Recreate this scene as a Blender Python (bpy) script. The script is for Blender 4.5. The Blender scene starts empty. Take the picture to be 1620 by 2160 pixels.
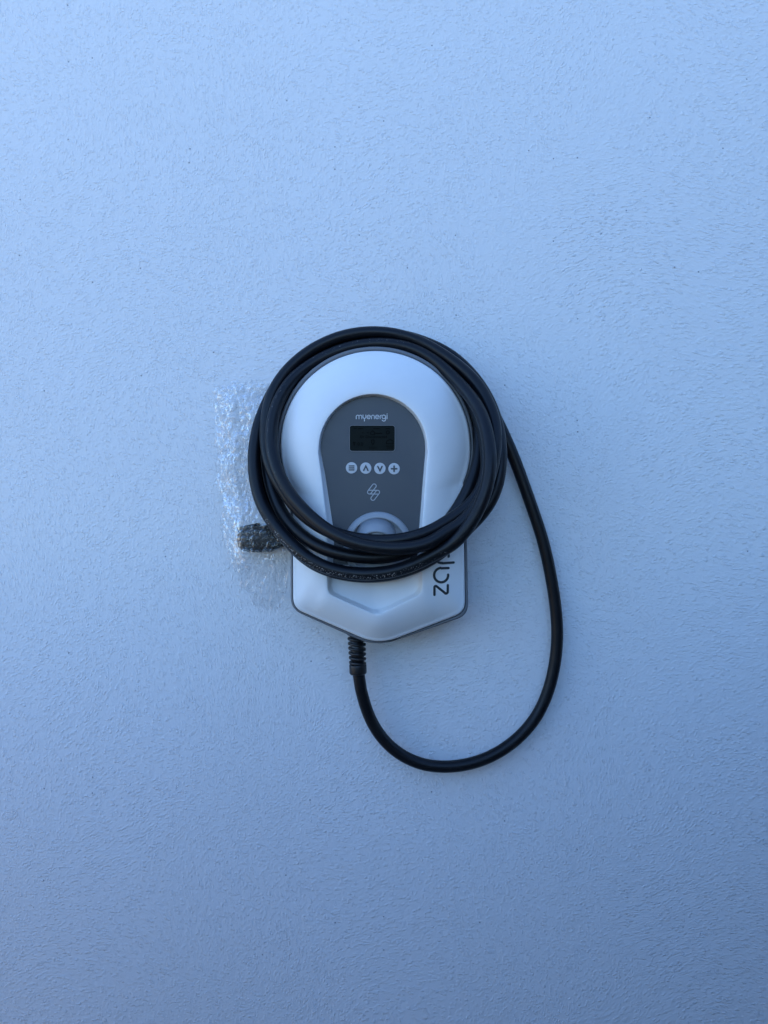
import bpy, bmesh, math, random
import numpy as np
from mathutils import Vector, Matrix
from mathutils.bvhtree import BVHTree

random.seed(7); np.random.seed(7)
scene = bpy.context.scene
col = scene.collection

# ------------------------------------------------------------------ camera
CAM_D = 1.22            # camera to wall, metres
CAM_Z = 1.32            # height of the lens above the ground
FPX = 1622.0            # focal length in photo pixels (26 mm phone lens)
cam_data = bpy.data.cameras.new("camera")
cam = bpy.data.objects.new("camera", cam_data)
col.objects.link(cam)
cam.location = (0, -CAM_D, CAM_Z)
cam.rotation_euler = (math.radians(90), 0, 0)
cam_data.sensor_fit = 'VERTICAL'
cam_data.sensor_height = 36.0
cam_data.lens = 36.0 * FPX / 2160.0
cam_data.clip_start = 0.02
cam_data.clip_end = 500
scene.camera = cam

# ------------------------------------------------------------------ light
SUN_EL, SUN_AZ = math.radians(38), math.radians(-38)   # sun behind the wall, to the left
world = bpy.data.worlds.new("World"); scene.world = world
world.use_nodes = True
wn = world.node_tree.nodes; wl = world.node_tree.links
wn.clear()
sky = wn.new('ShaderNodeTexSky'); sky.sky_type = 'NISHITA'; sky.sun_disc = False
sky.sun_elevation = SUN_EL; sky.sun_rotation = SUN_AZ
sky.air_density = 1.0; sky.dust_density = 0.2; sky.ozone_density = 7.8
bg = wn.new('ShaderNodeBackground'); bg.inputs['Strength'].default_value = 0.15
wo = wn.new('ShaderNodeOutputWorld')
wl.new(sky.outputs[0], bg.inputs['Color']); wl.new(bg.outputs[0], wo.inputs['Surface'])

sun_data = bpy.data.lights.new("sun", 'SUN'); sun_data.energy = 3.0
sun_data.angle = math.radians(0.5); sun_data.color = (1.0, 0.94, 0.85)
sun = bpy.data.objects.new("sun", sun_data); col.objects.link(sun)
sdir = Vector((math.sin(SUN_AZ) * math.cos(SUN_EL), math.cos(SUN_AZ) * math.cos(SUN_EL), math.sin(SUN_EL)))
sun.rotation_euler = sdir.to_track_quat('Z', 'Y').to_euler()
sun.location = sdir * 20

scene.render.engine = 'CYCLES'
vs = scene.view_settings
vs.view_transform = 'Standard'; vs.look = 'None'; vs.gamma = 1.0; vs.use_curve_mapping = False
vs.exposure = 1.93

# ------------------------------------------------------------------ helpers
def P(px, py, d):
    """point standing d metres out from the wall, met by the photo pixel (px, py)"""
    k = (CAM_D - d) / FPX
    return Vector(((px - 810.0) * k, -d, CAM_Z - (py - 1080.0) * k))

def mat(name, color=(0.5, 0.5, 0.5), rough=0.5, spec=0.5):
    m = bpy.data.materials.new(name); m.use_nodes = True
    b = m.node_tree.nodes['Principled BSDF']
    b.inputs['Base Color'].default_value = (*color, 1)
    b.inputs['Roughness'].default_value = rough
    b.inputs['Specular IOR Level'].default_value = spec
    return m, m.node_tree.nodes, m.node_tree.links, b

def node(nt, t, **kw):
    n = nt.new(t)
    for k, v in kw.items():
        if hasattr(n, k): setattr(n, k, v)
        else: n.inputs[k].default_value = v
    return n

def thing(name, label, cat, loc):
    e = bpy.data.objects.new(name, None); col.objects.link(e)
    e.location = loc; e.empty_display_size = 0.05
    e['label'] = label; e['category'] = cat
    return e

def link_mesh(name, me, material, parent=None, smooth=True, origin=None):
    """mesh given in world coordinates; hung under parent without moving it"""
    o = bpy.data.objects.new(name, me); col.objects.link(o)
    if material: me.materials.append(material)
    if smooth:
        for p in me.polygons: p.use_smooth = True
    if parent is not None:
        o.parent = parent
        loc = Vector(parent.get('base', (0, 0, 0))) if parent.type != 'EMPTY' else Vector(parent.location)
        o.matrix_parent_inverse = Matrix.Translation(loc).inverted()
    return o

def mesh_from(verts, faces, name='m'):
    me = bpy.data.meshes.new(name)
    me.from_pydata([tuple(v) for v in verts], [], faces)
    me.update()
    return me

def fix_normals(me):
    bm = bmesh.new(); bm.from_mesh(me)
    bmesh.ops.recalc_face_normals(bm, faces=bm.faces)
    bm.to_mesh(me); bm.free()
    return me

def loft(loops, cap_first=False, cap_last=False, name='m'):
    """closed loops of equal length -> skin"""
    n = len(loops[0]); verts = []; faces = []
    for lp in loops: verts += list(lp)
    for i in range(len(loops) - 1):
        for j in range(n):
            a = i * n + j; b = i * n + (j + 1) % n
            faces.append((a, b, b + n, a + n))
    for flag, base in ((cap_first, 0), (cap_last, (len(loops) - 1) * n)):
        if flag:
            c = sum((Vector(verts[base + j]) for j in range(n)), Vector()) / n
            verts.append(c); ci = len(verts) - 1
            for j in range(n): faces.append((base + j, base + (j + 1) % n, ci))
    return fix_normals(mesh_from(verts, faces, name))

def lathe(profile, origin, axis, seg=64, name='m', up=Vector((0, 0, 1))):
    """profile: (radius, height) pairs turned about axis"""
    axis = axis.normalized()
    u = axis.cross(up).normalized(); v = axis.cross(u).normalized()
    loops = []
    for r, h in profile:
        loops.append([origin + axis * h + (u * math.cos(2 * math.pi * k / seg) + v * math.sin(2 * math.pi * k / seg)) * r for k in range(seg)])
    return loft(loops, cap_first=profile[0][0] > 1e-6, cap_last=profile[-1][0] > 1e-6, name=name)

def tube(points, radii, seg=20, cap=True, name='m', want=None):
    pts = [Vector(p) for p in points]; n = len(pts)
    if not hasattr(radii, '__len__'): radii = [radii] * n
    tang = [((pts[min(i + 1, n - 1)] - pts[max(i - 1, 0)]).normalized()) for i in range(n)]
    ref = Vector((0, 1, 0))
    if abs(tang[0].dot(ref)) > 0.9: ref = Vector((1, 0, 0))
    u = (ref - tang[0] * ref.dot(tang[0])).normalized()
    verts = []; faces = []; info = []
    dist = 0.0
    for i in range(n):
        u = (u - tang[i] * u.dot(tang[i])).normalized()
        v = tang[i].cross(u)
        if i: dist += (pts[i] - pts[i - 1]).length
        for k in range(seg):
            a = 2 * math.pi * k / seg
            nn = u * math.cos(a) + v * math.sin(a)
            verts.append(pts[i] + nn * radii[i]); info.append((i, dist, k / seg, nn))
    for i in range(n - 1):
        for k in range(seg):
            a = i * seg + k; b = i * seg + (k + 1) % seg
            faces.append((a, b, b + seg, a + seg))
    if cap:
        for base, p in ((0, pts[0]), ((n - 1) * seg, pts[-1])):
            verts.append(p); ci = len(verts) - 1; info.append((0, 0, 0, Vector((0, 0, 1))))
            for k in range(seg): faces.append((base + k, base + (k + 1) % seg, ci))
    me = fix_normals(mesh_from(verts, faces, name))
    if want is not None: want.extend(info)
    return me

def arc(cx, cy, r, a0, a1, n=16, ry=None):
    ry = r if ry is None else ry
    return [(cx + r * math.cos(math.radians(a0 + (a1 - a0) * i / n)), cy + ry * math.sin(math.radians(a0 + (a1 - a0) * i / n))) for i in range(n + 1)]

def ribbons(strokes, width, to_world, lift, thick, name='m', round_caps=True):
    """pen strokes in a flat pixel frame, each a raised flat ribbon with round ends"""
    V = []; F = []
    base_lift = lift
    for si, st in enumerate(strokes):
        lift = base_lift + 0.00002 * si
        closed = st[0] == st[-1] and len(st) > 2
        pts = [Vector((x, y)) for x, y in st]
        if closed: pts = pts[:-1]
        n = len(pts); L = []; R = []
        for i in range(n):
            a = pts[(i - 1) % n] if closed or i > 0 else pts[i]
            b = pts[(i + 1) % n] if closed or i < n - 1 else pts[i]
            d1 = (pts[i] - a); d2 = (b - pts[i])
            if d1.length < 1e-6: d1 = d2
            if d2.length < 1e-6: d2 = d1
            d1.normalize(); d2.normalize()
            t = d1 + d2
            if t.length < 1e-6: t = d2
            t.normalize(); nn = Vector((-t.y, t.x))
            k = 1.0 / max(0.45, nn.dot(Vector((-d1.y, d1.x))))
            L.append(pts[i] + nn * width / 2 * k); R.append(pts[i] - nn * width / 2 * k)
        outline_polys = []
        for i in range(n if closed else n - 1):
            j = (i + 1) % n
            outline_polys.append([L[i], L[j], R[j], R[i]])
        for poly in outline_polys:
            b = len(V)
            for q in poly: V.append(to_world(q.x, q.y, lift + thick))
            F.append((b, b + 1, b + 2, b + 3))
            for q in poly: V.append(to_world(q.x, q.y, lift - thick))
            F.append((b, b + 4, b + 5, b + 1)); F.append((b + 2, b + 6, b + 7, b + 3))
        if round_caps and not closed:
            for c, dr in ((pts[0], pts[0] - pts[1]), (pts[-1], pts[-1] - pts[-2])):
                a0 = math.atan2(dr.y, dr.x); b = len(V); m = 8
                for i in range(m + 1):
                    a = a0 - math.pi / 2 + math.pi * i / m
                    V.append(to_world(c.x + math.cos(a) * width / 2, c.y + math.sin(a) * width / 2, lift + thick))
                F.append(tuple(range(b, b + m + 1)))
    return mesh_from(V, F, name)

# ------------------------------------------------------------------ materials
# rough trowelled render on the wall
m_wall, N, L, B = mat('rendered_wall', (0.80, 0.80, 0.79), 0.75, 0.25)
tc = N.new('ShaderNodeTexCoord')
def mapping(rot, sc, loc=(0, 0, 0)):
    mp = N.new('ShaderNodeMapping'); mp.inputs['Rotation'].default_value = rot
    mp.inputs['Scale'].default_value = sc; mp.inputs['Location'].default_value = loc
    L.new(warp.outputs[0], mp.inputs['Vector']); return mp
def math_node(op, a, b=None, c=None):
    n = N.new('ShaderNodeMath'); n.operation = op
    for i, x in enumerate((a, b, c)):
        if x is None: continue
        if isinstance(x, (int, float)): n.inputs[i].default_value = x
        else: L.new(x, n.inputs[i])
    return n.outputs[0]
def noise(vec, scale, detail=3, rough=0.55, dist=0.0, lac=2.0):
    n = N.new('ShaderNodeTexNoise'); n.inputs['Scale'].default_value = scale
    n.inputs['Detail'].default_value = detail; n.inputs['Roughness'].default_value = rough
    n.inputs['Distortion'].default_value = dist; n.inputs['Lacunarity'].default_value = lac
    L.new(vec, n.inputs['Vector']); return n
def ramp(fac, lo, hi):
    n = N.new('ShaderNodeMapRange'); n.interpolation_type = 'SMOOTHSTEP'
    n.inputs['From Min'].default_value = lo; n.inputs['From Max'].default_value = hi
    L.new(fac, n.inputs['Value']); return n.outputs['Result']
sep = N.new('ShaderNodeSeparateXYZ'); L.new(tc.outputs['Object'], sep.inputs[0])
flatv = N.new('ShaderNodeCombineXYZ'); L.new(sep.outputs['X'], flatv.inputs['X']); L.new(sep.outputs['Z'], flatv.inputs['Y'])
def noise2(vec, scale, detail=2, rough=0.55):
    n = noise(vec, scale, detail, rough); n.noise_dimensions = '2D'; return n
def mix(f, a, b):
    n = N.new('ShaderNodeMix'); n.data_type = 'FLOAT'
    L.new(f, n.inputs[0])
    for i, x in ((2, a), (3, b)):
        if isinstance(x, (int, float)): n.inputs[i].default_value = x
        else: L.new(x, n.inputs[i])
    return n.outputs[0]
def wobble(vec, nz, k):
    """push coordinates about by a noise colour"""
    sub = N.new('ShaderNodeVectorMath'); sub.operation = 'SUBTRACT'; sub.inputs[1].default_value = (0.5, 0.5, 0.5)
    L.new(nz.outputs['Color'], sub.inputs[0])
    scl = N.new('ShaderNodeVectorMath'); scl.operation = 'SCALE'; scl.inputs['Scale'].default_value = k
    L.new(sub.outputs[0], scl.inputs[0])
    w = N.new('ShaderNodeVectorMath'); w.operation = 'ADD'
    L.new(vec, w.inputs[0]); L.new(scl.outputs[0], w.inputs[1]); return w
# slow swirl of the trowel, then ragged edges for the single grains
wnz = noise2(flatv.outputs[0], 2.3, 1)
warp = wobble(wobble(flatv.outputs[0], wnz, 0.16).outputs[0], noise2(flatv.outputs[0], 260, 2), 0.0060)
def lumps(mp, scale, reach=0.75):
    """sand grains standing out of the render: each its own height, many absent"""
    v = N.new('ShaderNodeTexVoronoi'); v.voronoi_dimensions = '2D'; v.inputs['Scale'].default_value = scale
    L.new(mp.outputs[0], v.inputs['Vector'])
    sc_ = N.new('ShaderNodeSeparateColor'); L.new(v.outputs['Color'], sc_.inputs[0])
    dome = math_node('SUBTRACT', 1.0, ramp(v.outputs['Distance'], 0.0, reach))
    return math_node('MULTIPLY', dome, math_node('POWER', sc_.outputs[0], 1.5))
g_iso = lumps(mapping((0, 0, 0), (1, 1, 1)), 225)
g_str = lumps(mapping((0, 0, math.radians(-24)), (0.45, 1, 1)), 265)
g_st2 = lumps(mapping((0, 0, math.radians(24)), (0.44, 1, 1), (3, 1, 0)), 265)
side = ramp(math_node('ADD', sep.outputs['X'], math_node('MULTIPLY', math_node('SUBTRACT', wnz.outputs['Fac'], 0.5), 1.3)), 0.0, 0.42)
which = ramp(noise2(flatv.outputs[0], 3.1, 1).outputs['Fac'], 0.44, 0.54)
streak = mix(which, g_st2, g_str)
grain = mix(ramp(side, 0.25, 0.75), g_iso, math_node('MULTIPLY', streak, 1.1))
small = noise2(flatv.outputs[0], 330, 2, 0.6).outputs['Fac']
undul = noise2(flatv.outputs[0], 30, 3, 0.6).outputs['Fac']
height = math_node('ADD', grain, math_node('MULTIPLY', small, 0.30))
height = math_node('ADD', height, math_node('MULTIPLY', undul, 0.9))
vor = N.new('ShaderNodeTexVoronoi'); vor.voronoi_dimensions = '2D'; vor.inputs['Scale'].default_value = 26
L.new(flatv.outputs[0], vor.inputs['Vector'])
sepc = N.new('ShaderNodeSeparateColor'); L.new(vor.outputs['Color'], sepc.inputs[0])
hole = math_node('MULTIPLY', math_node('LESS_THAN', vor.outputs['Distance'], 0.030), math_node('GREATER_THAN', sepc.outputs[0], 0.95))
height = math_node('SUBTRACT', height, math_node('MULTIPLY', hole, 1.5))
bump = N.new('ShaderNodeBump'); bump.inputs['Strength'].default_value = 0.9
bump.inputs['Distance'].default_value = 0.0011
L.new(height, bump.inputs['Height']); L.new(bump.outputs[0], B.inputs['Normal'])
tone = noise2(flatv.outputs[0], 5.0, 3, 0.6).outputs['Fac']
cr = N.new('ShaderNodeMix'); cr.data_type = 'RGBA'
cr.inputs[6].default_value = (0.795, 0.795, 0.79, 1); cr.inputs[7].default_value = (0.815, 0.815, 0.815, 1)
L.new(tone, cr.inputs[0])
ch = N.new('ShaderNodeMix'); ch.data_type = 'RGBA'; ch.inputs[7].default_value = (0.22, 0.22, 0.23, 1)  # shade inside the pits painted as a darker base colour
L.new(math_node('MULTIPLY', hole, 0.8), ch.inputs[0]); L.new(cr.outputs[2], ch.inputs[6])
L.new(ch.outputs[2], B.inputs['Base Color'])

def plastic(name, colr, rough, grain_scale=2500, grain_bump=0.00002, spec=0.5, smudge=0.08):
    global N, L
    m, N, L, B = mat(name, colr, rough, spec)
    t = N.new('ShaderNodeTexCoord')
    n1 = noise(t.outputs['Object'], grain_scale, 2)
    b = N.new('ShaderNodeBump'); b.inputs['Strength'].default_value = 0.5; b.inputs['Distance'].default_value = grain_bump
    L.new(n1.outputs['Fac'], b.inputs['Height']); L.new(b.outputs[0], B.inputs['Normal'])
    n2 = noise(t.outputs['Object'], 22, 4, 0.65)
    r = N.new('ShaderNodeMapRange'); r.inputs['To Min'].default_value = rough - smudge; r.inputs['To Max'].default_value = rough + smudge
    L.new(n2.outputs['Fac'], r.inputs['Value']); L.new(r.outputs['Result'], B.inputs['Roughness'])
    c = N.new('ShaderNodeMix'); c.data_type = 'RGBA'
    c.inputs[6].default_value = (*[x * 0.95 for x in colr], 1); c.inputs[7].default_value = (*[min(1, x * 1.04) for x in colr], 1)
    L.new(n2.outputs['Fac'], c.inputs[0]); L.new(c.outputs[2], B.inputs['Base Color'])
    return m
m_cover = plastic('satin_white_plastic', (0.80, 0.795, 0.785), 0.38)
m_case = plastic('mid_grey_plastic', (0.145, 0.15, 0.16), 0.42)
m_panel = plastic('dark_grey_panel', (0.043, 0.050, 0.062), 0.40)
m_holder = plastic('satin_grey_plastic', (0.33, 0.335, 0.345), 0.36)
m_holder_in = plastic('pale_grey_socket', (0.55, 0.56, 0.57), 0.35)
m_print = plastic('pale_grey_print', (0.52, 0.53, 0.54), 0.5)
m_printd = plastic('fine_grey_print', (0.42, 0.43, 0.44), 0.5)
m_symbol = plastic('symbol_dark_grey', (0.052, 0.055, 0.060), 0.5)
m_lcd = plastic('display_glass', (0.0040, 0.0074, 0.0070), 0.3, spec=0.05, smudge=0.03)
m_lcdink = plastic('display_segments', (0.0008, 0.0012, 0.0014), 0.6, spec=0.02)
m_engr = plastic('engraved_dark_letters', (0.028, 0.030, 0.032), 0.55)
m_rubber = plastic('matt_black_rubber', (0.005, 0.005, 0.0055), 0.48, spec=0.4)
m_gland = plastic('black_gland_plastic', (0.008, 0.008, 0.009), 0.4)
m_lip = plastic('white_plastic_lip', (0.78, 0.78, 0.77), 0.35)

# cable sheath with scuffs and dust
m_cable, N, L, B = mat('black_cable_sheath', (0.011, 0.0115, 0.013), 0.45, 0.30)
t = N.new('ShaderNodeTexCoord')
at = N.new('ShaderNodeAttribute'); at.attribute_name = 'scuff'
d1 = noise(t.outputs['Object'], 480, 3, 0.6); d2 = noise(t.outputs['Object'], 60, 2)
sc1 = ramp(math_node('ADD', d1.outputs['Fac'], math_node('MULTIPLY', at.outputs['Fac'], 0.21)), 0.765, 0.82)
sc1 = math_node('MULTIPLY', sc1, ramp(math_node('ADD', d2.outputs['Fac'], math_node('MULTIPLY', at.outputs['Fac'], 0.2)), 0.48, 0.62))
haze = ramp(noise(t.outputs['Object'], 30, 5, 0.7).outputs['Fac'], 0.45, 0.75)
base = N.new('ShaderNodeMix'); base.data_type = 'RGBA'
base.inputs[6].default_value = (0.0036, 0.0044, 0.0068, 1); base.inputs[7].default_value = (0.0068, 0.0072, 0.0090, 1)
L.new(haze, base.inputs[0])
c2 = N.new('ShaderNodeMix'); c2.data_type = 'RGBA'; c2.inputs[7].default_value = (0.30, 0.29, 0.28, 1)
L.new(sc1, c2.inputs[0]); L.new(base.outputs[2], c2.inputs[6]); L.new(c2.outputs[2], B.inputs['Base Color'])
rr = N.new('ShaderNodeMapRange'); rr.inputs['To Min'].default_value = 0.36; rr.inputs['To Max'].default_value = 0.52
L.new(haze, rr.inputs['Value']); L.new(rr.outputs['Result'], B.inputs['Roughness'])
bp = N.new('ShaderNodeBump'); bp.inputs['Strength'].default_value = 0.35; bp.inputs['Distance'].default_value = 0.0003
L.new(math_node('ADD', noise(t.outputs['Object'], 240, 3).outputs['Fac'], math_node('MULTIPLY', sc1, 1.0)), bp.inputs['Height'])
L.new(bp.outputs[0], B.inputs['Normal'])

# clear polythene film
m_film = bpy.data.materials.new('clear_bubble_film'); m_film.use_nodes = True
N = m_film.node_tree.nodes; L = m_film.node_tree.links; N.clear()
out = N.new('ShaderNodeOutputMaterial')
tr = N.new('ShaderNodeBsdfTransparent'); tr.inputs['Color'].default_value = (0.96, 0.96, 0.96, 1)
gl = N.new('ShaderNodeBsdfGlossy'); gl.inputs['Roughness'].default_value = 0.2; gl.inputs['Color'].default_value = (1, 1, 1, 1)
df = N.new('ShaderNodeBsdfDiffuse'); df.inputs['Color'].default_value = (0.75, 0.75, 0.74, 1)
tl = N.new('ShaderNodeBsdfTranslucent'); tl.inputs['Color'].default_value = (0.75, 0.75, 0.74, 1)
fr = N.new('ShaderNodeFresnel'); fr.inputs['IOR'].default_value = 1.5
ad = N.new('ShaderNodeMixShader'); ad.inputs[0].default_value = 0.5
L.new(df.outputs[0], ad.inputs[1]); L.new(tl.outputs[0], ad.inputs[2])
m1 = N.new('ShaderNodeMixShader'); m1.inputs[0].default_value = 0.042
L.new(tr.outputs[0], m1.inputs[1]); L.new(ad.outputs[0], m1.inputs[2])
m2 = N.new('ShaderNodeMixShader')
fm = math_node('MINIMUM', math_node('MULTIPLY', fr.outputs[0], 0.6), 0.20)
L.new(fm, m2.inputs[0]); L.new(m1.outputs[0], m2.inputs[1]); L.new(gl.outputs[0], m2.inputs[2])
L.new(m2.outputs[0], out.inputs['Surface'])

m_ground, N, L, B = mat('grey_paving', (0.20, 0.20, 0.19), 0.85)
t = N.new('ShaderNodeTexCoord'); gn = noise(t.outputs['Object'], 6, 6, 0.7)
c = N.new('ShaderNodeMix'); c.data_type = 'RGBA'; c.inputs[6].default_value = (0.16, 0.14, 0.11, 1); c.inputs[7].default_value = (0.26, 0.23, 0.185, 1)
L.new(gn.outputs['Fac'], c.inputs[0]); L.new(c.outputs[2], B.inputs['Base Color'])

# ------------------------------------------------------------------ setting
def box_mesh(x0, x1, y0, y1, z0, z1):
    v = [(x0, y0, z0), (x1, y0, z0), (x1, y1, z0), (x0, y1, z0), (x0, y0, z1), (x1, y0, z1), (x1, y1, z1), (x0, y1, z1)]
    f = [(0, 3, 2, 1), (4, 5, 6, 7), (0, 1, 5, 4), (1, 2, 6, 5), (2, 3, 7, 6), (3, 0, 4, 7)]
    return mesh_from(v, f)
o = link_mesh('wall', box_mesh(-2.4, 9, 0, 0.35, -0.2, 5.2), m_wall, smooth=False); o['kind'] = 'structure'
o['label'] = 'pale wall coated in rough trowelled render'
# ground, plus an unseen bank behind the camera, added to shade the lower wall
prof = [(60, 0.0), (0.0, 0.0), (0.0, 0.0), (-0.10, 0.7), (-0.20, 1.12), (-0.38, 1.25), (-0.9, 1.30), (-60, 1.35)]
xs = [-80, -12, -6, -3, -1.5, -0.5, 0.0, 0.4, 0.8, 1.2, 1.6, 2.1, 2.6, 4, 8, 80]
gv = []; gf = []
for i, (y, z) in enumerate(prof):
    for x in xs:
        k = min(1.0, max(0.0, (x + 0.4) / 1.8)); k = k * k * (3 - 2 * k)
        foot = 0 if i < 2 else 1.40 * (1 - k) + 0.95 * k
        h = min(1.0, max(0.0, (x - 0.7) / 1.3)); h = h * h * (3 - 2 * h)  # added bank stands taller on the right to block sky light there
        gv.append((x, y - foot, z * (1 + 0.20 * k + 1.15 * h)))
nxs = len(xs)
for i in range(len(prof) - 1):
    for j in range(nxs - 1): gf.append((i * nxs + j, i * nxs + j + 1, (i + 1) * nxs + j + 1, (i + 1) * nxs + j))
gm = fix_normals(mesh_from(gv, gf))
o = link_mesh('ground_with_shade_bank', gm, m_ground, smooth=False); o['kind'] = 'structure'

# ------------------------------------------------------------------ wall charger
charger_loc = P(795, 1357, 0.0)
charger = thing('wall_charger', 'white keyhole-shaped electric car charger with dark panel and display, mounted on the wall', 'car charger', charger_loc)

NL = 480
CEN = (792.0, 1075.0)
def rounded(poly, radii):
    out = []
    n = len(poly)
    for i in range(n):
        p = Vector(poly[i]); a = Vector(poly[i - 1]); b = Vector(poly[(i + 1) % n]); r = radii[i]
        if r <= 0: out.append(p); continue
        p0 = p + (a - p).normalized() * r; p1 = p + (b - p).normalized() * r
        for k in range(13):
            s = k / 12; out.append(p0 * (1 - s) ** 2 + p * 2 * s * (1 - s) + p1 * s * s)
    return out
def ray_radius(poly, cx, cy, ang):
    dx, dy = math.cos(ang), math.sin(ang); best = 0.0
    n = len(poly)
    for i in range(n):
        x0, y0 = poly[i][0] - cx, poly[i][1] - cy
        x1, y1 = poly[(i + 1) % n][0] - cx, poly[(i + 1) % n][1] - cy
        ex, ey = x1 - x0, y1 - y0
        den = dx * ey - dy * ex
        if abs(den) < 1e-9: continue
        t = (x0 * ey - y0 * ex) / den; s = (x0 * dy - y0 * dx) / den
        if t > 0 and -1e-6 <= s <= 1 + 1e-6: best = max(best, t)
    return best
def polar_loop(polys, cen=CEN, smooth=2):
    rs = []
    for k in range(NL):
        a = 2 * math.pi * k / NL
        rs.append(max(ray_radius(p, cen[0], cen[1], a) for p in polys))
    rs = np.array(rs)
    for _ in range(smooth): rs = 0.25 * np.roll(rs, 1) + 0.5 * rs + 0.25 * np.roll(rs, -1)
    return [(cen[0] + rs[k] * math.cos(2 * math.pi * k / NL), cen[1] + rs[k] * math.sin(2 * math.pi * k / NL)) for k in range(NL)]
circ = lambda cx, cy, r: [(cx + r * math.cos(2 * math.pi * k / 240), cy + r * math.sin(2 * math.pi * k / 240)) for k in range(240)]
case_px = polar_loop([circ(791.5, 940, 209.5), rounded([(611, 960), (982, 960), (988.5, 1298), (793.4, 1366), (613, 1285.5)], [0, 0, 24, 46, 24])])
cover_px = polar_loop([circ(792, 941, 200.5), rounded([(617, 960), (976, 960), (981, 1291), (798.6, 1360.5), (618.5, 1282.5)], [0, 0, 22, 42, 22])])
lip_px = polar_loop([rounded(arc(787, 946, 115, -180, 0, 60) + [(903, 955), (898, 1010), (891, 1110), (890, 1160), (891, 1252), (795, 1299), (690, 1252), (690, 1160), (689, 1107), (677, 1000), (671, 955)],
                             [0] * 61 + [0, 0, 0, 0, 14, 16, 14, 0, 0, 0, 0])])
floor_px = polar_loop([rounded(arc(786.5, 946, 110, -180, 0, 60) + [(896.5, 955), (892, 1008), (884, 1113), (880, 1150), (882, 1246), (795, 1288), (699, 1246), (705, 1150), (702, 1107), (685.5, 1000), (677, 955)],
                               [0] * 61 + [0, 0, 0, 0, 14, 18, 14, 0, 0, 0, 0])])
D_RIM, D_EDGE, D_LIP, D_FLOOR = 0.083, 0.080, 0.118, 0.106
W = lambda loop, d: [P(x, y, d) for x, y in loop]
def lerp_loops(A, Bq, t): return [a.lerp(b, t) for a, b in zip(A, Bq)]
def with_d(loop, d): return [Vector((p.x, -d, p.z)) for p in loop]
def inset(loop, s):
    """move a flat world loop inwards by s metres"""
    n = len(loop); outl = []
    for i in range(n):
        t = (loop[(i + 1) % n] - loop[i - 1]); t.y = 0; t.normalize()
        outl.append(loop[i] + Vector((t.z, 0, -t.x)) * s)
    c = sum(loop, Vector()) / n
    if (outl[0] - c).length > (loop[0] - c).length and s > 0:
        outl = [2 * a - b for a, b in zip(loop, outl)]
    return outl
cs = W(case_px, D_RIM); cv = W(cover_px, D_RIM)
rear = [with_d(inset(cs, 0.010), 0.001), with_d(inset(cs, 0.010), 0.012), with_d(inset(cs, 0.0015), 0.016), with_d(inset(cs, 0.0005), 0.050), with_d(cs, D_RIM - 0.0025),
        with_d(inset(cs, 0.0006), D_RIM - 0.0008), with_d(inset(cs, 0.0022), D_RIM), with_d(inset(cv, -0.0011), D_RIM), with_d(inset(cv, -0.0008), D_RIM - 0.0012),
        with_d(inset(cv, -0.0007), D_RIM - 0.008), with_d(inset(cv, 0.006), D_RIM - 0.008)]
link_mesh('rear_case', loft(rear, cap_first=True), m_case, charger)
lp = W(lip_px, D_LIP); fl = W(floor_px, D_FLOOR)
loops = [with_d(cv, D_RIM - 0.007), with_d(cv, D_RIM - 0.001)]
for a in (15, 30, 45, 60, 75, 90):       # rolled outer edge
    s = math.radians(a)
    loops.append(with_d(inset(cv, 0.0050 * (1 - math.cos(s))), D_RIM - 0.001 + 0.0085 * math.sin(s)))
edge = loops[-1]; de = D_RIM - 0.001 + 0.0085
for i in range(1, 15):
    tt = i / 14
    d = de + (D_LIP - de) * (1 - (1 - tt) ** 1.75)
    loops.append(with_d(lerp_loops(edge, lp, tt * 0.985), d))
for tt, dd in ((0.05, -0.0003), (0.12, -0.0012), (0.25, -0.0035), (0.45, -0.0080), (0.65, -0.0122), (0.82, -0.0148), (0.93, -0.0157), (1.0, -0.0160)):
    loops.append(with_d(lerp_loops(lp, fl, tt), D_LIP + dd * 0.75))
cover_me = loft(loops, cap_last=True)
cover = link_mesh('front_cover', cover_me, m_cover, charger)
bvh = BVHTree.FromPolygons([v.co[:] for v in cover_me.vertices], [p.vertices[:] for p in cover_me.polygons])
def on_cover(px, py, lift):
    o_ = Vector((0, -CAM_D, CAM_Z)); dr = (P(px, py, 0.1) - o_).normalized()
    hit, nrm, _, _ = bvh.ray_cast(o_, dr)
    if hit is None: return P(px, py, D_LIP)
    return Vector((hit.x, hit.y - lift, hit.z))

# dark panel lying in the upper part of the recess
D_PAN = D_FLOOR + 0.0016
pan_in = [p for p in floor_px if p[1] < 1192]
pan_in.sort(key=lambda p: math.atan2(p[1] - 1000, p[0] - 788))
pan_w = [P(x, y, D_FLOOR) for x, y in pan_in]
cpan = sum(pan_w, Vector()) / len(pan_w)
shr = lambda s: [p + (Vector((cpan.x, p.y, cpan.z)) - p).normalized() * s for p in pan_w]
panel_me = loft([with_d(shr(0.0002), D_FLOOR - 0.001), with_d(shr(0.0002), D_PAN - 0.0004), with_d(shr(0.0006), D_PAN)], cap_last=True)
panel = link_mesh('display_panel', panel_me, m_panel, charger, smooth=False)
flat = lambda d0: (lambda x, y, lift: P(x, y, d0 + lift))
pp = flat(D_PAN)

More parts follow.
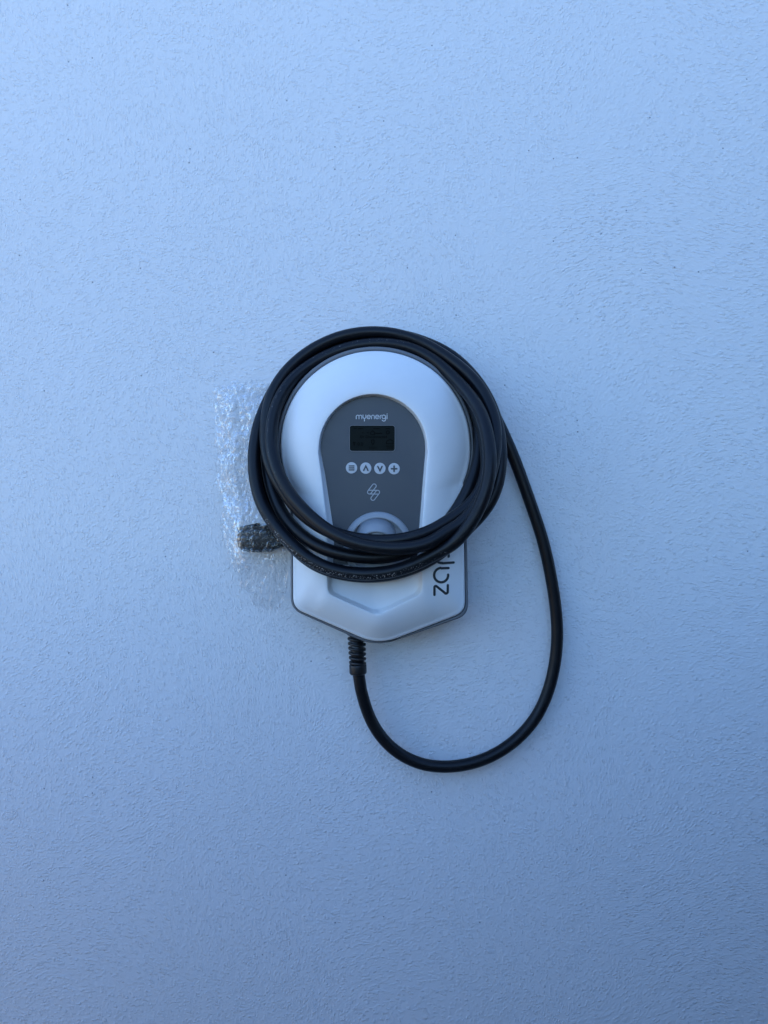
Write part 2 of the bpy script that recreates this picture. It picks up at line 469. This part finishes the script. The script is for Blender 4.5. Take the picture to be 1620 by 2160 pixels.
# maker's name on the panel: thin rounded strokes, in crop pixels -> photo pixels
def cr7(pts): return [(720 + x / 10.286, 860 + y / 10.286) for x, y in pts]
name_strokes = []
xh, bl = 162, 240
def arch(x0, x1): r = (x1 - x0) / 2; return [(x0, bl), (x0, xh + r)] + arc(x0 + r, xh + r, r, 180, 360, 12) + [(x1, bl)]
name_strokes += [arch(323, 384), arch(384, 445)[1:]]
name_strokes += [[(470, 158)] + [(470, 190)] + arc(501, 200, 31, 180, 0, 12) + [(532, 158)], [(501, 232), (501, 288)]]
def e_(x): return [(x - 38, 201), (x + 38, 201)] + arc(x, 201, 39, 0, -310, 24)
name_strokes += [e_(594), arch(656, 716), e_(778)]
name_strokes += [[(842, bl), (842, 195)] + arc(874, 195, 32, 180, 255, 8)]
name_strokes += [arc(921, 198, 39, 0, -360, 28), [(962, 198), (962, 250)] + arc(922, 250, 40, 0, 160, 14)]
name_strokes += [[(992, 160), (992, bl)], [(992, 132), (992.5, 136)]]
link_mesh('lettering', ribbons([cr7(s) for s in name_strokes], 1.75, pp, 0.0002, 0.0002), m_print, panel, smooth=False)
# looped bolt emblem
half = arc(712, 1698, 44, 25, -150, 14) + [(580, 1800)] + arc(608, 1832, 40, -150, -270, 10)[0:] + [(790, 1874)]
half2 = [(752, 1716), (634, 1868)]
rot = lambda pts: [(1398 - x, 3664 - y) for x, y in pts]
link_mesh('emblem', ribbons([cr7(s) for s in (half, half2, rot(half), rot(half2))], 1.75, pp, 0.0002, 0.0002), m_printd, panel, smooth=False)

# display
def rrect(x0, y0, x1, y1, r, n=8):
    return arc(x1 - r, y0 + r, r, -90, 0, n) + arc(x1 - r, y1 - r, r, 0, 90, n) + arc(x0 + r, y1 - r, r, 90, 180, n) + arc(x0 + r, y0 + r, r, 180, 270, n)
sr = rrect(738, 898, 832.5, 951, 5)
scr_me = loft([[P(x, y, D_PAN - 0.0005) for x, y in sr], [P(x, y, D_PAN + 0.0005) for x, y in sr]], cap_last=True)
screen = link_mesh('display_screen', scr_me, m_lcd, charger, smooth=False)
bz = rrect(737.2, 897.2, 833.3, 951.8, 5.6)
link_mesh('bezel', ribbons([bz + [bz[0]]], 1.0, pp, 0.0006, 0.0003), m_case, screen, smooth=False)
sp = flat(D_PAN + 0.0005)
ink = []
for x0, y0, x1, y1 in ((746, 903.5, 752, 903.5), (756, 904, 765, 904), (788, 904, 800, 904), (814, 904, 822, 904), (764, 913, 767, 913), (774, 913, 777, 913), (792, 914, 806, 914)):
    ink.append([(x0, y0), (x1, y1)])
ink.append([(782, 917), (782, 912), (786, 908.5), (790, 912), (790, 917), (782, 917)])          # little house
ink.append(arc(818, 912, 3.4, 0, 360, 12)); ink.append([(745, 933), (749, 933), (747, 940), (745, 933)])
ink.append([(784, 928), (789, 928), (789, 934), (786.5, 938), (784, 934), (784, 928)])            # plug
ink += [[(816, 930), (823, 927), (829, 930), (829, 936), (815, 936), (816, 930)], [(815, 941), (830, 941)], [(817, 945), (829, 945)]]
link_mesh('readout', ribbons(ink, 1.2, sp, 0.0002, 0.0001), m_lcdink, screen, smooth=False)
def text_mesh(body, size_px, x, y, to_world, lift, align='CENTER'):
    cu = bpy.data.curves.new('t', 'FONT'); cu.body = body; cu.size = 1.0; cu.align_x = align; cu.resolution_u = 3
    to = bpy.data.objects.new('t', cu); col.objects.link(to)
    dg = bpy.context.evaluated_depsgraph_get(); me = bpy.data.meshes.new_from_object(to.evaluated_get(dg))
    bpy.data.objects.remove(to); bpy.data.curves.remove(cu)
    for v in me.vertices: v.co = to_world(x + v.co.x * size_px, y - v.co.y * size_px, lift)
    me.materials.clear()
    return me
link_mesh('readout', text_mesh('EV Disconnected', 8.2, 788, 924, sp, 0.0003), m_lcdink, screen, smooth=False)
link_mesh('readout', text_mesh('0.0', 10, 760, 940, sp, 0.0003), m_lcdink, screen, smooth=False)
link_mesh('readout', text_mesh('ECO+', 6.5, 787, 947, sp, 0.0003), m_lcdink, screen, smooth=False)

# four round keys
def button(x, y, strokes, w, label):
    r = 12.0 / FPX * (CAM_D - D_PAN)
    c = P(x, y, D_PAN)
    b = link_mesh('button', lathe([(r, -0.0004), (r, 0.0004), (r - 0.0004, 0.0007)], c, Vector((0, -1, 0)), 40), m_print, charger, smooth=False)
    b['label'] = label
    link_mesh('symbol', ribbons([[(x + a, y + q) for a, q in s] for s in strokes], w, flat(D_PAN + 0.0007), 0.0003, 0.0002), m_symbol, b, smooth=False)
button(741.6, 987.0, [[(-5, -4.2), (5, -4.2)], [(-5, 0), (5, 0)], [(-5, 4.2), (5, 4.2)]], 2.4, 'round pale key with three-bar menu sign')
button(771.6, 987.6, [[(-4.6, 4.8), (0, -4.6), (4.6, 4.8)]], 2.9, 'round pale key with upward arrow')
button(801.4, 988.2, [[(-4.6, -4.6), (0, 4.8), (4.6, -4.6)]], 2.9, 'round pale key with downward arrow')
button(831.3, 988.8, [[(-5.6, 0), (5.6, 0)], [(0, -5.6), (0, 5.6)]], 3.4, 'round pale key with plus sign')

# plug holder: shallow flange with a sleeve that points forward and down
hc = P(797, 1152, D_PAN)
hold = link_mesh('plug_holder', lathe([(0.0500, -0.001), (0.0498, 0.0010), (0.0481, 0.0036), (0.0453, 0.0056), (0.0424, 0.0066), (0.0409, 0.0066), (0.0403, 0.0058),
                                       (0.0396, 0.0010), (0.030, 0.0006)], hc, Vector((0, -1, 0)), 96), m_holder, charger)
hold['label'] = 'satin grey holder for the plug, half covered by the cable'
tilt = math.radians(35); ax = Vector((0, -math.cos(tilt), -math.sin(tilt)))
b0 = hc + Vector((-0.0025, 0, 0.0125)) - ax * 0.006
link_mesh('sleeve', lathe([(0.0295, 0), (0.0285, 0.014), (0.0276, 0.0245), (0.0268, 0.0262), (0.0252, 0.0268), (0.0240, 0.0266), (0.0236, 0.0255), (0.0234, 0.021)], b0, ax, 72), m_holder, hold)
link_mesh('socket_face', lathe([(0.0233, 0.018), (0.0231, 0.0225), (0.0215, 0.0245), (0.019, 0.0250), (0.017, 0.0246), (0.0165, 0.020)], b0, ax, 64), m_holder_in, hold)

# engraved model name running up the right flank (z a p p i): up in the letters is left in the picture
def za(pts): return [(860 + x / 9.82, 1080 + y / 9.82) for x, y in pts]
zs = [[(553, 1715), (553, 1570)] + arc(580, 1560, 27, 180, 305, 8) + [(760, 1668)] + arc(790, 1650, 38, 120, 0, 8)[1:] + [(830, 1515)]]
as_ = [arc(692, 1310, 145, -5, 180, 26) + arc(700, 1310, 153, 180, 262, 14) + [(700, 1166), (845, 1160)]]
ps = [[(950, 1045), (720, 1062)] + arc(700, 908, 148, 85, 180, 16) + arc(700, 908, 148, 180, 366, 28)]
ps2 = [[(x, y - 370) for x, y in ps[0]]]
is_ = [[(845, 345), (560, 355)]]
strokes = [za(s) for s in zs + as_ + ps + ps2 + is_]
on = lambda lift0: (lambda x, y, lift: on_cover(x, y, lift0 + lift))
link_mesh('lettering', ribbons(strokes, 5.2, on(0.0), 0.00035, 0.0002), m_engr, cover, smooth=False)
# the softened lip round each engraved stroke
def outline_strokes(sts, w):
    o2 = []
    for st in sts:
        pts = [Vector(p) for p in st]; n = len(pts); Lh = []; Rh = []
        for i in range(n):
            t_ = (pts[min(i + 1, n - 1)] - pts[max(i - 1, 0)]).normalized(); nn = Vector((-t_.y, t_.x))
            Lh.append(tuple(pts[i] + nn * w)); Rh.append(tuple(pts[i] - nn * w))
        def capp(c, dr):
            a0 = math.atan2(dr.y, dr.x)
            return [(c.x + math.cos(a0 + math.pi / 2 - math.pi * k / 6) * w, c.y + math.sin(a0 + math.pi / 2 - math.pi * k / 6) * w) for k in range(1, 6)]
        o2.append(Lh + capp(pts[-1], pts[-1] - pts[-2]) + Rh[::-1] + capp(pts[0], pts[0] - pts[1]))
    return o2
lv = []; lf = []
for lpz in outline_strokes(strokes, 2.9):
    pts = [on_cover(x, y, 0.0001) for x, y in lpz]; pts.append(pts[0])
    me_ = tube(pts, 0.00042, 8, cap=False)
    b = len(lv); lv += [v.co[:] for v in me_.vertices]; lf += [tuple(b + i for i in p.vertices) for p in me_.polygons]
    bpy.data.meshes.remove(me_)
link_mesh('letter_edge', fix_normals(mesh_from(lv, lf)), m_lip, cover)

# cable gland under the case
g_top, g_bot = P(751.5, 1330, 0.040), P(755.5, 1422, 0.040)
gax = (g_bot - g_top).normalized(); glen = (g_bot - g_top).length
gland = link_mesh('cable_gland', lathe([(0.0100, 0), (0.0100, glen - 0.004)], g_top, gax, 32, up=Vector((0, 1, 0))), m_gland, charger)
R_C = 0.0093
for i in range(8):
    h = 0.006 + i * 0.0073
    rad = 0.0143 - i * 0.00018
    tiltv = (gax + Vector((0.16, 0, 0)) * 1).normalized()
    link_mesh('ring', lathe([(0.0095, -0.0018), (rad - 0.0008, -0.0020), (rad, -0.0011), (rad, 0.0011), (rad - 0.0008, 0.0020), (0.0095, 0.0018)], g_top + gax * h, (gax + Vector((-0.13, 0, 0.0))).normalized(), 32, up=Vector((0, 1, 0))), m_gland, gland)
link_mesh('collar', lathe([(0.0098, glen - 0.0155), (0.0130, glen - 0.0150), (0.0133, glen - 0.0140), (0.0133, glen - 0.0030), (0.0126, glen - 0.0010), (0.0110, glen + 0.0004), (0.0080, glen + 0.0004)], g_top, gax, 40, up=Vector((0, 1, 0))), m_gland, gland)

# ------------------------------------------------------------------ cable: one continuous run from the gland to the plug
RUN = [  # photo pixel, distance from wall; travels up the right side, over the top, down the left, round the bottom
 (755, 1412, .040), (758, 1432, .039), (763, 1462, .036), (774, 1503, .031), (795, 1545, .027), (828, 1581, .024), (875, 1609, .022), (934, 1619, .021), (1004, 1609, .020), (1070, 1577, .019), (1124, 1525, .018), (1153, 1470, .018), (1170, 1407, .018), (1176, 1350, .019),
 (1174, 1295, .019), (1163, 1220, .020), (1146, 1142, .021), (1121, 1067, .022), (1085, 967, .023), (1060, 910, .023), (1034, 858, .022), (990, 788, .021), (920, 731, .020), (840, 706, .020), (780, 703, .020), (700, 717, .021), (625, 763, .022), (578, 825, .028), (550, 890, .042),
 # E left, bottom, M right, K top
 (540, 960, .058), (545, 1020, .068), (565, 1078, .080), (602, 1135, .097), (650, 1185, .112), (700, 1207, .122), (760, 1217, .127), (805, 1216, .128), (850, 1207, .128), (905, 1184, .128), (955, 1146, .128), (989, 1111, .128), (1014, 1090, .128), (1036, 1063, .127), (1052, 1020, .125), (1058, 977, .121), (1057, 940, .114), (1050, 895, .100), (1035, 852, .083), (1004, 800, .063), (948, 746, .047), (868, 713, .041), (790, 703, .041), (715, 714, .041), (645, 748, .043), (600, 790, .049), (575, 836, .058),
 # D left, bottom, L right, H top
 (549, 888, .070), (535, 944, .080), (536, 1004, .090), (551, 1066, .102), (583, 1113, .116), (611, 1145, .126), (639, 1173, .135), (676, 1195, .142), (724, 1209, .146), (770, 1212, .148), (802, 1211, .150), (847, 1202, .153), (894, 1183, .157), (945, 1151, .162), (986, 1114, .167), (1011, 1073, .170), (1029, 1030, .171), (1036, 984, .168), (1034, 946, .160), (1030, 920, .152), (1021, 885, .137), (1010, 860, .122), (983, 824, .102), (958, 798, .086), (930, 772, .074), (900, 749, .067), (860, 730, .064), (813, 724, .064), (752, 728, .064), (690, 749, .066), (628, 788, .073), (596, 825, .082), (577, 868, .092),
 # A left -> front of the bottom bundle -> right outer -> G top
 (570, 920, .101), (573, 960, .109), (584, 992, .116), (595, 1019, .122), (616, 1051, .131), (640, 1077, .138), (665, 1101, .147), (698, 1124, .157), (735, 1142, .166), (777, 1154, .172), (826, 1159, .174), (864, 1158, .173), (892, 1153, .171), (920, 1142, .167), (962, 1117, .158), (1000, 1078, .152), (1024, 1035, .149), (1039, 986, .146), (1046, 945, .139), (1047, 918, .132), (1045, 895, .123), (1036, 862, .108), (1003, 803, .086), (949, 758, .068), (916, 738, .063), (875, 717, .061), (830, 704, .060), (790, 699, .060), (714, 710, .060), (641, 748, .062), (596, 793, .067), (571, 838, .073),
 # B left -> A bottom -> O right -> hidden top
 (561, 880, .079), (559, 915, .084), (561, 955, .091), (566, 980, .096), (578, 1006, .103), (598, 1036, .111), (624, 1072, .122), (662, 1105, .134), (690, 1121, .141), (719, 1132, .147), (745, 1137, .151), (777, 1142, .154), (819, 1143, .156), (866, 1137, .155), (906, 1124, .152), (942, 1104, .147), (969, 1086, .142), (995, 1066, .137), (1016, 1040, .132), (1028, 1000, .127), (1027, 950, .116), (1015, 900, .095), (985, 838, .068), (930, 768, .049), (860, 733, .045), (800, 726, .045), (735, 733, .045), (670, 760, .046), (612, 810, .050), (580, 862, .056),
 # C left, bottom, N right, hidden top
 (563, 915, .063), (561, 956, .070), (566, 1006, .080), (580, 1053, .090), (596, 1088, .100), (622, 1119, .112), (650, 1142, .122), (681, 1159, .130), (718, 1170, .136), (770, 1177, .140), (810, 1178, .140), (850, 1170, .138), (900, 1143, .132), (945, 1104, .125), (974, 1060, .118), (991, 1028, .114), (1004, 997, .109), (1014, 945, .098), (1010, 900, .083), (990, 850, .060), (950, 798, .034), (890, 750, .027), (820, 728, .026), (760, 730, .026), (690, 753, .026), (622, 802, .028), (580, 870, .033), (566, 940, .038), (566, 1010, .040), (574, 1060, .038), (582, 1092, .034)]
ctrl = np.array([tuple(P(*r)) for r in RUN])
def catmull(c, step=0.004):
    out = []; tag_ = []
    n = len(c)
    for i in range(n - 1):
        p0, p1, p2, p3 = c[max(i - 1, 0)], c[i], c[i + 1], c[min(i + 2, n - 1)]
        m = max(2, int(np.linalg.norm(p2 - p1) / step))
        for k in range(m):
            s = k / m
            out.append(0.5 * ((2 * p1) + (-p0 + p2) * s + (2 * p0 - 5 * p1 + 4 * p2 - p3) * s * s + (-p0 + 3 * p1 - 3 * p2 + p3) * s ** 3)); tag_.append(i + s)
    out.append(c[-1]); tag_.append(n - 1.0)
    return np.array(out), np.array(tag_)
path, ctag = catmull(ctrl)
def smooth_path(p, it):
    for _ in range(it):
        q = p.copy(); q[1:-1] = 0.25 * p[:-2] + 0.5 * p[1:-1] + 0.25 * p[2:]; q[:8] = p[:8]; p = q
    return p
path = smooth_path(path, 40)
# let neighbouring turns rest against each other instead of running through each other
npts = len(path); idx = np.arange(npts)
DIA = 2 * R_C
for it in range(60):
    mv = np.zeros_like(path)
    d2 = ((path[:, None, :] - path[None, :, :]) ** 2).sum(-1)
    close = (d2 < (DIA * 1.005) ** 2) & (np.abs(idx[:, None] - idx[None, :]) > 14)
    I, J = np.nonzero(close)
    if len(I) == 0: break
    dv = path[I] - path[J]; ln = np.sqrt((dv ** 2).sum(-1)) + 1e-9
    dirv = dv / ln[:, None]; dirv[:, 0] *= 0.18; dirv[:, 2] *= 0.18; dirv[:, 1] += np.where(np.abs(dirv[:, 1]) < 0.3, np.sign(dirv[:, 1]) * 0.3, 0)
    push = dirv * ((DIA * 1.01 - ln) * 0.22)[:, None]
    np.add.at(mv, I, push)
    mv = np.clip(mv, -0.0015, 0.0015)
    mv = smooth_path(mv, 3)
    path = path + mv
    path[:, 1] = np.minimum(path[:, 1], -R_C - 0.0005)
    path[:, 1] = smooth_path(path, 1)[:, 1]
path = smooth_path(path, 12)
cable = thing('charging_cable', 'long black charging cable coiled in loose loops round the charger, one slack loop hanging down', 'cable', Vector(path[0]))
info = []
cme = tube([Vector(p) for p in path], R_C, 24, want=info)
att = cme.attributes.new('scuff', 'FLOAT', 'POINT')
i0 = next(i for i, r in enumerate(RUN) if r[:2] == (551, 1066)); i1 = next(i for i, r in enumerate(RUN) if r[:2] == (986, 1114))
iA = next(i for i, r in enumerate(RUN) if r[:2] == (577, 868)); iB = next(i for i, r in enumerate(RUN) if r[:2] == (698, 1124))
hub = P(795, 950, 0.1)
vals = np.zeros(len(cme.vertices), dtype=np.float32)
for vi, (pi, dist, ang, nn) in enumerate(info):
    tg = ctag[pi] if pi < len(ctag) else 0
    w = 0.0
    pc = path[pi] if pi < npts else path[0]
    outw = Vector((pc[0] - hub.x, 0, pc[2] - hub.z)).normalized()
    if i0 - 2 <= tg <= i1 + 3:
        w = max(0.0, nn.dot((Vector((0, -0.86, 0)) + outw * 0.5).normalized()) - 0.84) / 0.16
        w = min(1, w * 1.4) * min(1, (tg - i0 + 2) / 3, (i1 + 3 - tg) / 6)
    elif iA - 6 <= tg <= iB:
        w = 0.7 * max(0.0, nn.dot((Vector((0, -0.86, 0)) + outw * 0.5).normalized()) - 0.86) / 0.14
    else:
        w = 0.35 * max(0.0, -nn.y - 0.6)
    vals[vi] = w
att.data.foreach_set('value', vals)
sheath = link_mesh('sheath', cme, m_cable, cable)
m_mark = plastic('cable_print', (0.030, 0.032, 0.036), 0.6, spec=0.2)
def cable_text(body, anchor, size, flip=False, roll=0.0):
    """print that follows the sheath, facing out from the wall"""
    k0 = next(i for i, r in enumerate(RUN) if r[:2] == anchor)
    c0 = int(np.argmin(np.abs(ctag - k0)))
    def to_w(x, y, lift):
        step = 0.004; f = c0 + (-x if flip else x) / step
        f = min(max(f, 1), npts - 3); i = int(f); q = f - i
        p = Vector(path[i]).lerp(Vector(path[i + 1]), q); tg = Vector(path[i + 1] - path[i]).normalized()
        front = Vector((0, -1, 0)); front = (front - tg * front.dot(tg)).normalized(); sidev = tg.cross(front)
        ang = roll + (-y if flip else y) / R_C
        return p + (front * math.cos(ang) + sidev * math.sin(ang)) * (R_C + 0.00012)
    link_mesh('lettering', text_mesh(body, size, 0, 0, to_w, 0), m_mark, sheath, smooth=False)
cable_text('11360/M', (866, 1137), 0.0062, False, -0.35)
cable_text('M 5207A1', (1011, 1073), 0.0058, False, -0.5)
cable_text('11360/M', (596, 1088), 0.0062, False, 0.1)

# plug at the far end, hanging nose to the left inside the bubble wrap
def ell_loop(c, u, v, a, b, n=32, p=3.6):
    o_ = []
    for k in range(n):
        t_ = 2 * math.pi * k / n; cc, ss = math.cos(t_), math.sin(t_)
        o_.append(c + u * (a * math.copysign(abs(cc) ** (2 / p), cc)) + v * (b * math.copysign(abs(ss) ** (2 / p), ss)))
    return o_
sect = []
e = Vector(path[-1])
axis_pts = [(e + Vector((0, 0, 0.004)), 0.011, 0.011), (e + Vector((0.001, 0, -0.008)), 0.013, 0.013), (e + Vector((0.001, 0.002, -0.020)), 0.015, 0.015)]
plug_c = [P(588, 1118, .030), P(582, 1131, .029), P(566, 1136, .028), P(545, 1137, .027), P(525, 1137, .027), P(510, 1136, .026), P(507.5, 1136, .026)]
plug_r = [(0.017, 0.016), (0.0205, 0.018), (0.0212, 0.0185), (0.0206, 0.0185), (0.0196, 0.018), (0.0182, 0.0175), (0.0170, 0.0165)]
cl = [a[0] for a in axis_pts] + plug_c; rl = [(a[1], a[2]) for a in axis_pts] + plug_r
loops = []
for i in range(len(cl)):
    tg = (cl[min(i + 1, len(cl) - 1)] - cl[max(i - 1, 0)]).normalized()
    v = Vector((0, -1, 0)); v = (v - tg * v.dot(tg)).normalized(); u = tg.cross(v)
    if i >= len(cl) - 2: u = (u + tg * 0.16).normalized()
    loops.append(ell_loop(cl[i], u, v, rl[i][0], rl[i][1]))
plug = link_mesh('plug', loft(loops, cap_first=True, cap_last=True), m_rubber, cable)
plug['label'] = 'black plug wrapped in clear bubble wrap'
def bar(a, b, w, h, name='m'):
    t_ = (b - a).normalized(); v = Vector((0, -1, 0)); v = (v - t_ * v.dot(t_)).normalized(); u = t_.cross(v)
    return loft([ell_loop(a, u, v, w * .8, h * .8, 16, 4), ell_loop(a + t_ * .001, u, v, w, h, 16, 4), ell_loop(b - t_ * .001, u, v, w, h, 16, 4), ell_loop(b, u, v, w * .8, h * .8, 16, 4)], True, True)
link_mesh('latch', bar(P(548, 1107, .027), P(502, 1116, .026), 0.0035, 0.007), m_gland, plug)
link_mesh('nose_ring', lathe([(0.0150, 0), (0.0150, 0.0030), (0.0140, 0.0035), (0.0125, 0.0035), (0.0122, 0.0005)], P(508.5, 1136, .026), (P(500, 1136, .026) - P(508, 1136, .026)), 36), m_gland, plug)

# ------------------------------------------------------------------ bubble wrap round the plug
from mathutils import noise as mn
def interp(tab, y):
    if y <= tab[0][0]: return tab[0][1]
    for (a, b), (c_, d_) in zip(tab, tab[1:]):
        if y <= c_: return b + (d_ - b) * (y - a) / (c_ - a)
    return tab[-1][1]
LEFT = [(800, 476), (812, 458), (820, 448), (850, 446), (890, 449), (940, 448), (985, 446), (1020, 449), (1050, 455), (1080, 460), (1110, 463), (1150, 464), (1172, 468), (1190, 484), (1210, 489), (1235, 496), (1250, 514), (1270, 524), (1292, 548)]
RIGHT = [(800, 588), (1000, 588), (1060, 600), (1100, 607), (1220, 607), (1240, 606), (1292, 592)]
EDGE2 = [(806, 588), (880, 560), (900, 536), (980, 533), (1240, 532)]
def depth_of(px, py):
    """how far the sheet stands off the wall: drawn tight over the plug, slack elsewhere"""
    dx = max(0.0, 512 - px) / 48.0; dy = max(0.0, abs(py - 1136) - 26) / 95.0
    over = math.exp(-(dx * dx + dy * dy) * 1.1)
    left = interp(LEFT, py)
    ee = min(1.0, max(0.0, (px - left) / 55.0))
    slack = 0.006 + 0.024 * math.sin(ee * math.pi / 2)
    if py > 1180: slack *= max(0.35, 1 - (py - 1180) / 160)
    return max(slack, 0.0475 * over + slack * 0.1)
def wrap_sheet(y0, y1, left_tab, right_tab, seed, lift, ny, nx, bub=1.0, crumple=1.0):
    verts = []; faces = []
    for j in range(ny + 1):
        for i in range(nx + 1):
            py = y0 + (y1 - y0) * j / ny
            xl, xr = interp(left_tab, py), interp(right_tab, py)
            wob = mn.noise(Vector((seed, py * 0.06, 0))) * 3.0 + mn.noise(Vector((seed, py * 0.25, 3))) * 1.2
            xl += wob
            px = xl + (xr - xl) * i / nx
            tip = mn.noise(Vector((px * 0.05, seed, 7))) * 6 * (1 if j < ny * 0.08 or j > ny * 0.92 else 0)
            d = depth_of(px, py) + lift
            q = Vector((px * 0.018, py * 0.012, seed))
            over = math.exp(-((max(0, 515 - px) / 30) ** 2 + (max(0, abs(py - 1136) - 24) / 20) ** 2))
            big = abs(mn.noise(q * 1.3)) * 0.016
            rid = abs(mn.noise(q * 4.1 + Vector((3, 1, 0)))) * 0.0085 + abs(mn.noise(q * 9.5)) * 0.0010
            cz = (big + rid - 0.006) * crumple * (1 - 0.85 * over)
            # rows of air bubbles, about 10 mm across, some burst
            pitch = 14.2; hx = px / pitch + mn.noise(q * 3) * 0.5; hy = py / (pitch * 0.866) + mn.noise(q * 3 + Vector((9, 9, 9))) * 0.5
            row = math.floor(hy); ux = hx - (0.5 if row % 2 else 0.0)
            cx_, cy_ = math.floor(ux) + 0.5, row + 0.5
            rr_ = math.hypot((ux - cx_), (hy - cy_) * 0.866) / 0.43
            flatn = random.Random(int(cx_ * 2) * 7919 + row * 104729 + int(seed * 10)).random()
            bh = 0.0013 * (0.3 if flatn < 0.3 else 1.0) * bub * (0.25 + 0.75 * min(1, max(0, 0.5 + 2.2 * mn.noise(q * 1.7 + Vector((5, 5, 5))) + over)))
            bz_ = bh * math.sqrt(max(0.0, 1 - rr_ ** 7)) if rr_ < 1 else 0.0
            d = max(0.0025 + lift * 0.3, d + cz + bz_)
            verts.append(P(px, py + tip, d))
    w = nx + 1
    for j in range(ny):
        for i in range(nx):
            a = j * w + i; faces.append((a, a + 1, a + w + 1, a + w))
    keep = []
    for f in faces:
        j, i = divmod(f[0], w)
        py = y0 + (y1 - y0) * j / ny
        e_t = j / ny * (y1 - y0) - 5 - 9 * mn.noise(Vector((i * 26.0 / nx, seed, 2))) - 4 * mn.noise(Vector((i * 90.0 / nx, seed, 5)))
        e_b = (ny - j) / ny * (y1 - y0) - 8 - 14 * mn.noise(Vector((i * 22.0 / nx, seed, 9))) - 4 * mn.noise(Vector((i * 80.0 / nx, seed, 1)))
        e_l = i / nx * 110 - 7 - 16 * mn.noise(Vector((seed, py * 0.03, 4))) - 5 * mn.noise(Vector((seed, py * 0.2, 8)))
        if e_t > 0 and e_b > 0 and e_l > 0: keep.append(f)
    return mesh_from(verts, keep)
wrap = thing('bubble_wrap', 'crumpled clear bubble wrap round the black plug, left of the charger', 'bubble wrap', P(530, 1282, 0.0))
back = link_mesh('film_sheet', wrap_sheet(800, 1291, LEFT, RIGHT, 1.7, 0.0, 520, 190), m_film, wrap)
front = link_mesh('film_sheet', wrap_sheet(812, 1212, [(y, x + 3) for y, x in LEFT], EDGE2, 5.3, 0.0050, 430, 130, 1.0, 0.9), m_film, wrap)
